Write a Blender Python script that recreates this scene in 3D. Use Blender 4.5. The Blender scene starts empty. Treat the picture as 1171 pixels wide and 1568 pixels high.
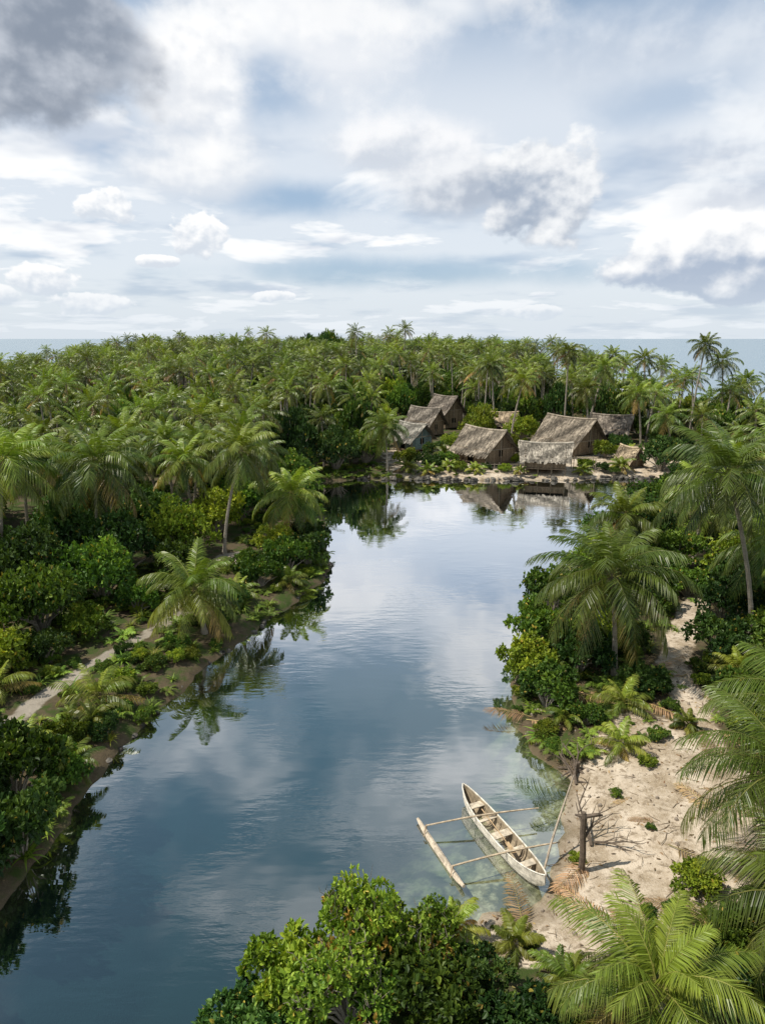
import bpy, math, random
import numpy as np
from mathutils import Vector, Matrix
random.seed(7); RNG=np.random.default_rng(7)
S=bpy.context.scene
S.view_settings.view_transform='Standard'; S.view_settings.look='None'; S.view_settings.exposure=0
R=random.random
def U(a,b): return a+(b-a)*random.random()
def link(o): S.collection.objects.link(o); return o

# ------------------------------------------------------------ node helpers
class NT:
    def __init__(s,tree): s.t=tree; s.n=tree.nodes; s.l=tree.links
    def new(s,typ,**k):
        n=s.n.new(typ)
        for a,b in k.items(): setattr(n,a,b)
        return n
    def put(s,sock,v):
        if hasattr(v,'is_linked') or isinstance(v,bpy.types.NodeSocket): s.l.new(v,sock)
        else: sock.default_value=v
    def m(s,op,a,b=0.0,c=0.0,clamp=False):
        n=s.new('ShaderNodeMath',operation=op,use_clamp=clamp)
        s.put(n.inputs[0],a); s.put(n.inputs[1],b)
        if op in('MULTIPLY_ADD',): s.put(n.inputs[2],c)
        return n.outputs[0]
    def mix(s,f,a,b,blend='MIX'):
        n=s.new('ShaderNodeMix',data_type='RGBA',blend_type=blend)
        n.clamp_factor=True
        s.put(n.inputs[0],f); s.put(n.inputs[6],a if not isinstance(a,tuple) else (*a[:3],1)); s.put(n.inputs[7],b if not isinstance(b,tuple) else (*b[:3],1))
        return n.outputs[2]
    def mr(s,v,a,b,c=0.0,d=1.0,smooth=True):
        n=s.new('ShaderNodeMapRange'); n.interpolation_type='SMOOTHSTEP' if smooth else 'LINEAR'
        s.put(n.inputs[0],v)
        for i,x in enumerate((a,b,c,d)): n.inputs[1+i].default_value=x
        return n.outputs[0]
    def noise(s,vec,scale,detail=4,rough=.55,out=0,dist=0.0):
        n=s.new('ShaderNodeTexNoise'); 
        if vec is not None: s.l.new(vec,n.inputs['Vector'])
        n.inputs['Scale'].default_value=scale; n.inputs['Detail'].default_value=detail; n.inputs['Roughness'].default_value=rough
        n.inputs['Distortion'].default_value=dist
        return n.outputs[out]
    def comb(s,x,y,z):
        n=s.new('ShaderNodeCombineXYZ'); s.put(n.inputs[0],x); s.put(n.inputs[1],y); s.put(n.inputs[2],z); return n.outputs[0]
    def sep(s,v):
        n=s.new('ShaderNodeSeparateXYZ'); s.l.new(v,n.inputs[0]); return n.outputs
    def vmul(s,v,k):
        n=s.new('ShaderNodeVectorMath',operation='MULTIPLY'); s.l.new(v,n.inputs[0]); n.inputs[1].default_value=k; return n.outputs[0]
    def vadd(s,v,k):
        n=s.new('ShaderNodeVectorMath',operation='ADD'); s.l.new(v,n.inputs[0]); n.inputs[1].default_value=k; return n.outputs[0]
    def bump(s,h,st,dist=.05):
        n=s.new('ShaderNodeBump'); n.inputs['Strength'].default_value=st; n.inputs['Distance'].default_value=dist; s.l.new(h,n.inputs['Height']); return n.outputs[0]
def mat(name):
    m=bpy.data.materials.new(name); m.use_nodes=True; t=NT(m.node_tree); t.n.clear()
    o=t.new('ShaderNodeOutputMaterial'); return m,t,o
def princ(t,col,rough=.7,normal=None,spec=.5):
    p=t.new('ShaderNodeBsdfPrincipled'); t.put(p.inputs['Base Color'],(*col[:3],1) if isinstance(col,tuple) else col); t.put(p.inputs['Roughness'],rough)
    p.inputs['Specular IOR Level'].default_value=spec
    if normal is not None: t.l.new(normal,p.inputs['Normal'])
    return p

def foliage_mat(name,rough,trans,spec=.5,vr=(.72,1.25),gain=1.3,hue=(.484,.512)):
    m,t,o=mat(name)
    a=t.new('ShaderNodeAttribute',attribute_name='tint')
    oi=t.new('ShaderNodeObjectInfo')
    hs=t.new('ShaderNodeHueSaturation')
    t.l.new(t.mr(oi.outputs['Random'],0,1,hue[0],hue[1],False),hs.inputs['Hue'])
    r2=t.m('FRACT',t.m('MULTIPLY',oi.outputs['Random'],7.31))
    t.l.new(t.mr(r2,0,1,vr[0]*gain,vr[1]*gain,False),hs.inputs['Value'])
    t.l.new(a.outputs['Color'],hs.inputs['Color'])
    p=princ(t,hs.outputs[0],rough,spec=spec)
    tr=t.new('ShaderNodeBsdfTranslucent')
    t.l.new(t.mix(1.0,hs.outputs[0],(1.6,1.6,.4),'MULTIPLY'),tr.inputs[0])
    mx=t.new('ShaderNodeMixShader'); mx.inputs[0].default_value=trans
    t.l.new(p.outputs[0],mx.inputs[1]); t.l.new(tr.outputs[0],mx.inputs[2]); t.l.new(mx.outputs[0],o.inputs[0])
    return m
M_PALM=foliage_mat('palm_leaf',.40,.22,.38,(.55,1.4),1.08)
M_LEAF=foliage_mat('broad_leaf',.5,.18,.25,(.5,1.35),1.3)
def bark():
    m,t,o=mat('bark'); g=t.new('ShaderNodeTexCoord').outputs['Object']
    n=t.noise(t.vmul(g,(3,3,14)),1.2,4)
    c=t.mix(n,(.12,.10,.075),(.42,.37,.30))
    t.l.new(princ(t,c,.9,t.bump(n,.5,.05)).outputs[0],o.inputs[0]); return m
M_BARK=bark()
def attr_mat(name,rough=.85,scale=(4,4,4),lo=.6,hi=1.25,bs=.3):
    m,t,o=mat(name); a=t.new('ShaderNodeAttribute',attribute_name='tint'); g=t.new('ShaderNodeTexCoord').outputs['Object']
    n=t.noise(t.vmul(g,scale),2,6,.65)
    v=t.mr(n,.3,.7,lo,hi)
    c=t.mix(1.0,a.outputs['Color'],t.comb(v,v,v),'MULTIPLY')
    t.l.new(princ(t,c,rough,t.bump(n,bs,.03),.2).outputs[0],o.inputs[0]); return m
M_WOOD=attr_mat('weathered_wood',.8,(3,3,3))
M_THATCH=attr_mat('thatch',.95,(1.2,1.2,1.2),.45,1.3,.6)
M_ROCK=attr_mat('rock',.9,(2,2,2),.5,1.4,.6)

# ------------------------------------------------------------ mesh builder
class MB:
    def __init__(s): s.V=[];s.F=[];s.C=[];s.M=[];s.n=0
    def add(s,vs,fs,col,mi=0):
        b=s.n; s.V.extend([tuple(v) for v in vs]); s.n+=len(vs)
        for f in fs: s.F.append(tuple(b+i for i in f)); s.M.append(mi)
        s.C.extend([col]*len(vs))
    def box(s,c,sz,col,mi=0,rot=0):
        cx,cy,cz=c; a,b,d=[k/2 for k in sz]; cr,sr=math.cos(rot),math.sin(rot)
        vs=[]
        for x in(-a,a):
            for y in(-b,b):
                for z in(-d,d): vs.append((cx+x*cr-y*sr,cy+x*sr+y*cr,cz+z))
        s.add(vs,[(0,1,3,2),(4,6,7,5),(0,4,5,1),(2,3,7,6),(0,2,6,4),(1,5,7,3)],col,mi)
    def tube(s,pts,rad,col,mi=0,k=6):
        pts=[Vector(p) for p in pts]; n=len(pts); vs=[]
        for i,p in enumerate(pts):
            d=(pts[min(i+1,n-1)]-pts[max(i-1,0)]).normalized()
            ref=Vector((1,0,0)) if abs(d.x)<.8 else Vector((0,1,0))
            u=d.cross(ref).normalized(); w=d.cross(u)
            for j in range(k):
                a=2*math.pi*j/k; vs.append(p+(u*math.cos(a)+w*math.sin(a))*rad[i])
        fs=[(i*k+j,i*k+(j+1)%k,(i+1)*k+(j+1)%k,(i+1)*k+j) for i in range(n-1) for j in range(k)]
        fs.append(tuple(range(k))[::-1]); fs.append(tuple((n-1)*k+j for j in range(k)))
        s.add(vs,fs,col,mi)
    def mesh(s,name,mats,smooth=False):
        m=bpy.data.meshes.new(name); m.from_pydata(s.V,[],s.F)
        for q in mats: m.materials.append(q)
        m.polygons.foreach_set('material_index',s.M)
        if smooth: m.polygons.foreach_set('use_smooth',[True]*len(s.F))
        a=m.color_attributes.new('tint','FLOAT_COLOR','POINT')
        c=np.ones((s.n,4),dtype=np.float32); c[:,:3]=np.array(s.C,dtype=np.float32).reshape(-1,3); a.data.foreach_set('color',c.ravel())
        m.update(); return m
    def obj(s,name,mats,smooth=False,parent=None,loc=(0,0,0)):
        o=bpy.data.objects.new(name,s.mesh(name,mats,smooth)); link(o); o.location=loc
        if parent: 
            o.parent=parent; 
        return o
def empty(name,loc=(0,0,0),rz=0):
    e=bpy.data.objects.new(name,None); link(e); e.location=loc; e.rotation_euler=(0,0,rz); e.empty_display_size=.5; return e
def lerp(a,b,t): return tuple(x+(y-x)*t for x,y in zip(a,b))

# ------------------------------------------------------------ terrain layout (metres, camera stands at the origin looking +Y)
LAGOON=[(-16,2),(-14.5,8),(-12.8,12),(-11.4,15),(-10.7,18),(-10.8,22.5),(-10.0,26),(-9.2,30),(-8.2,32.8),(-6.9,36.2),(-5.2,40.6),(-3.9,44),(-3.7,48),(-4.5,53),(-5.4,61),(-6.6,69),(-7.8,75),
 (-3,78),(1.1,77.6),(6,77.9),(12.3,76.8),(17,77.6),(21.5,77.2),(27,78.2),(31.5,78),(33,74),(30,69),(26,63.5),(21.5,58),(17.5,52),(14,47.5),(10.3,41),(7.6,34.5),(6.2,29.4),(5.6,26),(6.0,23.8),(6.9,22.2),(6.2,20.2),(5.5,18.1),(4.7,16.6),(2.9,15.9),(2.0,15.4),(.5,15.5),(-1.5,14.9),(-3.1,13.8),(-3.9,12.3),(-4.4,7),(-5,2)]
ISLAND=[(-70,-60),(40,-60),(58,0),(64,50),(60,85),(60,100),(64,112),(62,140),(62,200),(60,300),(40,380),(-30,410),(-110,380),(-135,300),(-118,200),(-100,120),(-98,60),(-90,0)]
def sdf(x,y,poly):
    x=np.asarray(x,float).ravel(); y=np.asarray(y,float).ravel()
    A=np.array(poly); B=np.roll(A,-1,0); best=np.full(x.shape,1e18); ins=np.zeros(x.shape,bool)
    for (ax,ay),(bx,by) in zip(A,B):
        dx,dy=bx-ax,by-ay; t=np.clip(((x-ax)*dx+(y-ay)*dy)/(dx*dx+dy*dy),0,1)
        best=np.minimum(best,(x-ax-t*dx)**2+(y-ay-t*dy)**2)
        c=(ay>y)!=(by>y)
        with np.errstate(all='ignore'): ins^= c&(x<(bx-ax)*(y-ay)/(by-ay+1e-12)+ax)
    d=np.sqrt(best); return np.where(ins,d,-d)
def pathd(x,y,pl):
    best=np.full(np.shape(x),1e18)
    for (ax,ay),(bx,by) in zip(pl[:-1],pl[1:]):
        dx,dy=bx-ax,by-ay; t=np.clip(((x-ax)*dx+(y-ay)*dy)/(dx*dx+dy*dy),0,1)
        best=np.minimum(best,(x-ax-t*dx)**2+(y-ay-t*dy)**2)
    return np.sqrt(best)
def wob(x,y):
    return (np.sin(x*1.7+y*.6)+np.sin(y*2.1-x*.9+1.3)+.6*np.sin(x*4.1+2+np.sin(y*2.7))+.6*np.sin(y*4.7+x*2.2+.5))/3.2
PATH_L=[(-16.5,20),(-15.2,25.2),(-14.9,27.3),(-13.9,30.4),(-12.5,34),(-11.4,36.6)]
PATH_R=[(10.5,15),(11.3,18.7),(12.2,22),(13,25.5),(13.9,30),(17.1,35.5),(20.3,40.5)]
def sand_mask(x,y):
    m=np.zeros(np.shape(x))
    for cx,cy,rx,ry in [(8.3,19.6,3.2,3.2),(5.8,16.4,2.8,1.6),(10.8,22.5,2.5,3),(4.2,15.2,2.2,1),(11,18,2,3),(-10.2,46.5,1.6,1.4),(9.2,17,2.5,2)]:
        m=np.maximum(m,np.clip(1.6-((x-cx)/rx)**2-((y-cy)/ry)**2,0,1))
    m=np.maximum(m,.8*np.clip(1.5-pathd(x,y,PATH_L)/.42,0,1)); m=np.maximum(m,np.clip(1.7-pathd(x,y,PATH_R)/.6,0,1))
    v=np.clip(1.6-((x-20)/19)**4-((y-88)/11.5)**4,0,1); m=np.maximum(m,v*.9)
    return m
def height(x,y):
    x=np.asarray(x,float); y=np.asarray(y,float); sh=x.shape
    dl=-sdf(x,y,LAGOON).reshape(sh); di=sdf(x,y,ISLAND).reshape(sh)
    w=wob(x,y); dl=dl+w*.28
    d=np.minimum(dl,di)
    beach=np.exp(-((x-4)/5.4)**2-((y-18.3)/5.6)**2)
    rise=.5*(1-beach)+.30*beach; sl=.7+2.0*beach
    land=rise*(1-np.exp(-np.maximum(d,0)/sl))+.35*np.clip(d/9,0,1)+.05*w*np.clip(d,0,1)
    D=3.6-2.75*beach; L=2.2+2.0*beach
    sea=-D*(1-np.exp(np.minimum(d,0)/L))-.0+ (.14*wob(x*.8,y*.8))*np.clip(-d/1.5,0,1)
    sea=np.where(di<0,np.minimum(sea,-np.clip(-di*.15,0,12)),sea)
    return np.where(d>0,land,sea)
def H(x,y): return float(height(np.array([x]),np.array([y]))[0])

def axis(lo,hi,step,far,g=1.18):
    c=list(np.arange(lo,hi+1e-6,step)); s=step; v=hi
    while v<far: s*=g; v+=s; c.append(v)
    s=step; v=lo
    while v>-far: s*=g; v-=s; c.insert(0,v)
    return np.array(c)
xs=axis(-22,24,.22,14000); ys=axis(8,52,.22,14000,1.12)
X,Y=np.meshgrid(xs,ys); Z=height(X,Y); SM=sand_mask(X,Y)
nx,ny=len(xs),len(ys)
me=bpy.data.meshes.new('ground'); 
V=np.stack([X.ravel(),Y.ravel(),Z.ravel()],1).astype(np.float32)
idx=np.arange(nx*ny).reshape(ny,nx)
Fq=np.stack([idx[:-1,:-1].ravel(),idx[:-1,1:].ravel(),idx[1:,1:].ravel(),idx[1:,:-1].ravel()],1)
me.from_pydata(V.tolist(),[],Fq.tolist()); me.polygons.foreach_set('use_smooth',[True]*len(Fq))
at=me.attributes.new('sand','FLOAT','POINT'); at.data.foreach_set('value',SM.ravel().astype(np.float32))
ground=link(bpy.data.objects.new('ground',me))
m,t,o=mat('ground')
pos=t.new('ShaderNodeNewGeometry').outputs['Position']; px_,py_,z=t.sep(pos)
sa=t.new('ShaderNodeAttribute',attribute_name='sand').outputs['Fac']
n1=t.noise(pos,.9,6,.65); n2=t.noise(pos,5,4,.6); n3=t.noise(pos,22,2)
sand=t.mix(t.mr(n1,.35,.65),(.32,.25,.17),(.58,.49,.385)); sand=t.mix(t.mr(n2,.5,.66,0,.75),sand,(.19,.14,.09)); sand=t.mix(t.mr(n3,.5,.75,0,.5),sand,(.64,.57,.46))
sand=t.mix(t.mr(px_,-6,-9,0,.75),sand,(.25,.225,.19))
soil=t.mix(n2,(.035,.028,.016),(.15,.115,.07)); soil=t.mix(t.mr(n1,.45,.6),soil,(.045,.07,.016))
f=t.mr(t.m('ADD',sa,t.m('MULTIPLY',t.m('SUBTRACT',n1,.5),1.7)),.3,.62)
dry=t.mix(f,soil,sand)
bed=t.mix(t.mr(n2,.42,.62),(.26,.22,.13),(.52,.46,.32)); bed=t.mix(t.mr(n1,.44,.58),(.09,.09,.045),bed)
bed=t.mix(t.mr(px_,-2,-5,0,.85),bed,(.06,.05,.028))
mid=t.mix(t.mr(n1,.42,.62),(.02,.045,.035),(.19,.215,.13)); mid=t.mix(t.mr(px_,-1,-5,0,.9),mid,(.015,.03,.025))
wet=t.mix(t.mr(z,-.22,-.65),bed,mid); wet=t.mix(t.mr(z,-.55,-1.5),wet,(.006,.024,.029))  # darkens to teal with depth: light absorbed by water, painted into the bed
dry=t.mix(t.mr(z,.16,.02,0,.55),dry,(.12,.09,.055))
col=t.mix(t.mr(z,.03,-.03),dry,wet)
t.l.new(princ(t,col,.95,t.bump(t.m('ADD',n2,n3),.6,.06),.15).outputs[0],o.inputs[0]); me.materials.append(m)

# ------------------------------------------------------------ water
def water_mat(name,ocean):
    m,t,o=mat(name); pos=t.new('ShaderNodeNewGeometry').outputs['Position']
    if ocean:
        h=t.noise(t.vmul(pos,(.25,.6,1)),1.0,5,.6); nrm=t.bump(h,.35,.6)
    else:
        a=t.noise(t.vmul(pos,(.8,2.6,1)),1.3,3,.5); b=t.noise(pos,.2,2,.5,dist=.6)
        h=t.m('MULTIPLY',a,t.mr(b,.44,.66,.04,1.0)); h=t.m('ADD',h,t.m('MULTIPLY',t.noise(t.vmul(pos,(.35,.8,1)),1,2),.5))
        nrm=t.bump(h,.20,.05)
    lw=t.new('ShaderNodeLayerWeight'); lw.inputs[0].default_value=.5; t.l.new(nrm,lw.inputs['Normal'])
    gl=t.new('ShaderNodeBsdfGlossy'); gl.inputs['Roughness'].default_value=.22 if ocean else .02; t.l.new(nrm,gl.inputs['Normal'])
    gl.inputs['Color'].default_value=(.95,.97,1,1)
    mx=t.new('ShaderNodeMixShader')
    if ocean:
        t.l.new(t.mr(lw.outputs['Facing'],.2,1,.1,.55,False),mx.inputs[0])
        d=princ(t,(.09,.18,.23),.6); t.l.new(d.outputs[0],mx.inputs[1])
    else:
        t.l.new(t.mr(lw.outputs['Facing'],.15,.78,.09,.96,False),mx.inputs[0])
        tr=t.new('ShaderNodeBsdfTransparent'); tr.inputs[0].default_value=(.80,.89,.82,1); t.l.new(tr.outputs[0],mx.inputs[1])
    t.l.new(gl.outputs[0],mx.inputs[2]); t.l.new(mx.outputs[0],o.inputs[0]); return m
def sheet(name,vs,fs,m):
    me=bpy.data.meshes.new(name); me.from_pydata(vs,[],fs); me.materials.append(m); return link(bpy.data.objects.new(name,me))
x0,x1,y0,y1=-19,38,-3,82
sheet('lagoon_water',[(x0,y0,0),(x1,y0,0),(x1,y1,0),(x0,y1,0)],[(0,1,2,3)],water_mat('lagoon_water',False))
B=13000
sheet('ocean_water',[(x0,y0,0),(x1,y0,0),(x1,y1,0),(x0,y1,0),(-B,-B,0),(B,-B,0),(B,B,0),(-B,B,0)],[(4,5,1,0),(5,6,2,1),(6,7,3,2),(7,4,0,3)],water_mat('ocean_water',True))

# ------------------------------------------------------------ palms
G_D=(.018,.045,.009);G_M=(.056,.108,.014);G_L=(.155,.22,.026);G_Y=(.29,.285,.040);G_B=(.30,.18,.06)
def frond(mb,hub,az,e0,L,droop,n,hw,col,fold=.35,curl=0,ll_k=.27):
    p=Vector(hub); ds=L/14; pts=[p.copy()]; dirs=[]
    ca,sa=math.cos(az),math.sin(az); side0=Vector((-sa,ca,0))
    for i in range(14):
        s=(i+.5)/14; e=e0-droop*s**1.4; a2=az+curl*s
        d=Vector((math.cos(a2)*math.cos(e),math.sin(a2)*math.cos(e),math.sin(e))); dirs.append(d); p=p+d*ds; pts.append(p.copy())
    rc=lerp(col,(.34,.31,.09),.6)
    tp=pts[::2]; mb.tube(tp,[max(.004,.03*L/3.5*(1-k/7.6)) for k in range(len(tp))],rc,0,3)
    vs=[];fs=[];cs=[]
    tw=U(-.35,.35)
    for i in range(n):
        s=.14+.86*(i+.5)/n; q=s*14; k=min(13,int(q)); P=pts[k].lerp(pts[k+1],q-k); d=dirs[k]
        side=d.cross(Vector((0,0,1))); side=side.normalized() if side.length>.05 else side0
        up=side.cross(d).normalized()
        side=(side*math.cos(tw)+up*math.sin(tw)); up=side.cross(d).normalized()
        ll=L*ll_k*(math.sin(math.pi*min(1,(s*.80+.14)))**.55)*U(.85,1.08)
        fw=.45+.9*s**2
        for sg in(1,-1):
            f=fold+U(-.16,.16)+.25*s
            ld=(side*sg*math.cos(f)-up*math.sin(f)*.55+Vector((0,0,-.35*math.sin(f)))+d*fw*U(.85,1.15)).normalized()
            pm=P+ld*ll*.5+Vector((0,0,-.03*ll)); tip=P+ld*ll*.97+Vector((0,0,-.26*ll*U(.6,1.4)))
            w=(d*.8+up*U(-.4,.4)).normalized()*hw
            b=len(vs); vs+= [P-w*.5,P+w*.5,pm+w,pm-w,tip]; fs+=[(b,b+1,b+2,b+3),(b+3,b+2,b+4)]
            k2=U(.75,1.25); c=tuple(x*k2 for x in col); ct=lerp(c,(.34,.29,.07),.25)
            cs+=[c,c,c,c,ct]
    b=mb.n; mb.V.extend([tuple(v) for v in vs]); mb.n+=len(vs); mb.C.extend(cs)
    for f in fs: mb.F.append(tuple(b+i for i in f)); mb.M.append(0)
def palm_geo(mb,base,hub,L,N=26,n=24,hw=.045,emin=-.75,nuts=True,trunk_r=.13,yellow=.15,ll_k=.27,dk=1.0):
    base=Vector(base); hub=Vector(hub); hgt=hub.z-base.z
    if hgt>.9:
        k=max(8,int(hgt*3)); pts=[];rad=[]
        for i in range(k+1):
            s=i/k; q=s**1.6
            pts.append(Vector((base.x+(hub.x-base.x)*q,base.y+(hub.y-base.y)*q,base.z-.3+(hgt+.3)*s)))
            rad.append(trunk_r*(1-.38*s)*(1.06 if i%2 else .95)+.13*math.exp(-s*hgt/.5))
        mb.tube(pts,rad,(1,1,1),1,7)
        mb.tube([hub-Vector((0,0,.35)),hub-Vector((0,0,.1)),hub+Vector((0,0,.35))],[trunk_r*.7,trunk_r*1.25,.05],(.13,.10,.05),0,6)
    a=U(0,6.28)
    for i in range(N):
        s=i/(N-1); a+=2.39996+U(-.2,.2)
        e=1.38+(emin-1.38)*s**1.0+U(-.10,.10)
        dr=(.70+.75*math.sin(math.pi*min(1,s*1.1))+U(-.15,.3))*dk
        c=lerp(G_L,G_M,min(1,s*2.2)) if s<.45 else lerp(G_M,G_D,min(1,(s-.45)*1.8))  # young fronds lighter; lower ones painted darker for the shade under the crown
        c=lerp(c,G_Y,U(0,yellow*2)*(.5+s)) 
        if s>.8 and R()<.30: c=lerp(c,G_B,U(.4,1))
        Lf=L*U(.86,1.1)*(.72+.28*min(1,s*4))
        frond(mb,hub+Vector((0,0,.15*(1-s))),a,e,Lf,dr,n,hw,c,.25+.35*s,U(-.35,.35),ll_k)
    if nuts:
        for i in range(7):
            q=U(0,6.28); c=hub+Vector((math.cos(q)*.24,math.sin(q)*.24,-.22+U(-.15,.08)))
            mb.tube([c-Vector((0,0,.13)),c-Vector((0,0,.07)),c+Vector((0,0,.05)),c+Vector((0,0,.13))],[.03,.10,.10,.03],random.choice([(.16,.17,.03),(.25,.17,.05),(.1,.14,.03)]),0,6)
def palm(base,hub,L,n=44,hw=.028,N=28,**k):
    mb=MB(); bx,by=base; bz=H(bx,by); b=Vector((bx,by,bz))
    palm_geo(mb,(0,0,0),Vector(hub)-b,L,N,n,hw,**k)
    o=mb.obj('coconut_palm',[M_PALM,M_BARK],loc=b); return o
NEAR_PALMS=[((-11.5,47.5),(-9.9,47.5,8.3),3.3,{}),((-7.2,50),(-6.8,50,4.5),3.5,{}),((-19.6,45),(-19.2,45,7.8),4.2,dict(N=32)),
 ((-9.6,34.2),(-10,34.2,2.9),3.4,dict(nuts=False,yellow=.35,N=26,emin=-.5)),((-26,66),(-25,66,6.8),3.9,{}),((.6,80),(.3,80,5.9),3.4,{}),
 ((10.8,29),(10.3,29,5.6),3.8,dict(N=36,yellow=.22)),((18.6,31.8),(16.5,32,9.6),3.8,dict(N=32)),
 ((11.6,15.6),(10.9,16.1,4.6),3.5,dict(N=34)),((6.4,11.4),(6.05,12.0,1.9),2.75,dict(nuts=False,N=32,emin=-.3,yellow=.15)),((10.4,13.0),(10.1,13.4,3.1),2.8,dict(N=28)),
 ((20.6,34),(20.4,34.5,5.6),3.5,{}),((19.8,27),(19.6,27,6.0),3.3,{}),((13.2,18.2),(13.0,18.6,5.0),3.2,{}),
 ((-16.5,58),(-15.5,58,6.8),3.4,{}),((-11,60),(-11,60,6.0),3.2,{}),((-27,50),(-26.5,50,7.4),3.8,{}),((-22.5,55),(-22,55,6.8),3.5,{}),((-13,66),(-13.4,66,7.2),3.3,{}),
 ((-24.6,42),(-23.9,42.4,8.3),4.0,dict(N=30)),((-15.2,53),(-15.6,53,6.6),3.2,{}),((-30,60),(-30,60,7.4),3.6,{}),((-19.5,62),(-19.8,62,6.9),3.3,{}),
 ((22,46),(22.4,46,5.5),3.3,{}),((27,52),(27.4,52,6.5),3.4,{}),((23.5,39),(23.2,39,6.6),3.5,{}),((16.2,43.5),(16.0,43.5,4.6),3.0,{}),((31,60),(31,60,6.4),3.3,{})]
for b,h,L,k in NEAR_PALMS:
    kk=dict(n=58 if h[1]<22 else (46 if h[1]<40 else 34),hw=.019 if h[1]<22 else (.029 if h[1]<40 else .042)); kk.update(k); palm(b,h,L,**kk)
for x,y,z,b in [(29.2,110,13.8,0),(31.9,100,11.8,-2),(43,115,12.6,1),(41,125,12.9,-1),(48.2,105,14.9,-1),(52.5,108,12.5,1),(57.5,110,9.4,1.5),(34,92,8.6,1),(20.3,100,10,-1.5),(17,110,12,1),(28.7,98,8.8,1),(36.5,88,6.2,1)]:
    palm((x+b,y),(x,y,z),U(2.7,3.1),n=22,hw=.055,N=24,trunk_r=.16)
for x,y,L,hh in [(-12.3,26.6,2.0,.9),(-11.9,25.0,1.2,.5),(3.5,14.7,.95,.4),(1.9,15.0,1.1,1.3),(9.2,23.4,1.3,.6),(10.2,26.0,1.5,.7),(-13.6,23.0,1.4,.7),(12.3,24.6,.9,.3),(-8.8,38.6,1.6,1),(7.6,25.4,1.0,.5),
   (16.3,28.6,1.5,.8),(6.5,13.4,1.0,.5),(4.6,13.3,.9,.5),(-6.0,41.5,1.5,.9),(3.0,79.8,1.9,1.2),(28.5,80.5,1.9,1.3),(8,81,1.6,.8),(11.0,79.5,1.5,.6),(-11.4,21.9,1.3,1.4),(-16.8,27,1.6,1.2),(-10.4,37.6,1.4,1),(5.4,79.3,1.5,.8),(23.6,79.3,1.3,.6),(16.2,79.2,1.1,.5),(20,88,1.8,1),(31.8,88,2,1.4),(8.2,88,1.8,1.2)]:
    mb=MB(); palm_geo(mb,(0,0,0),(0,0,hh*.4),L,15,26,.026 if y<50 else .06,emin=.0,nuts=False,yellow=.32)
    mb.obj('young_palm',[M_PALM,M_BARK],loc=(x,y,H(x,y)))

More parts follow.
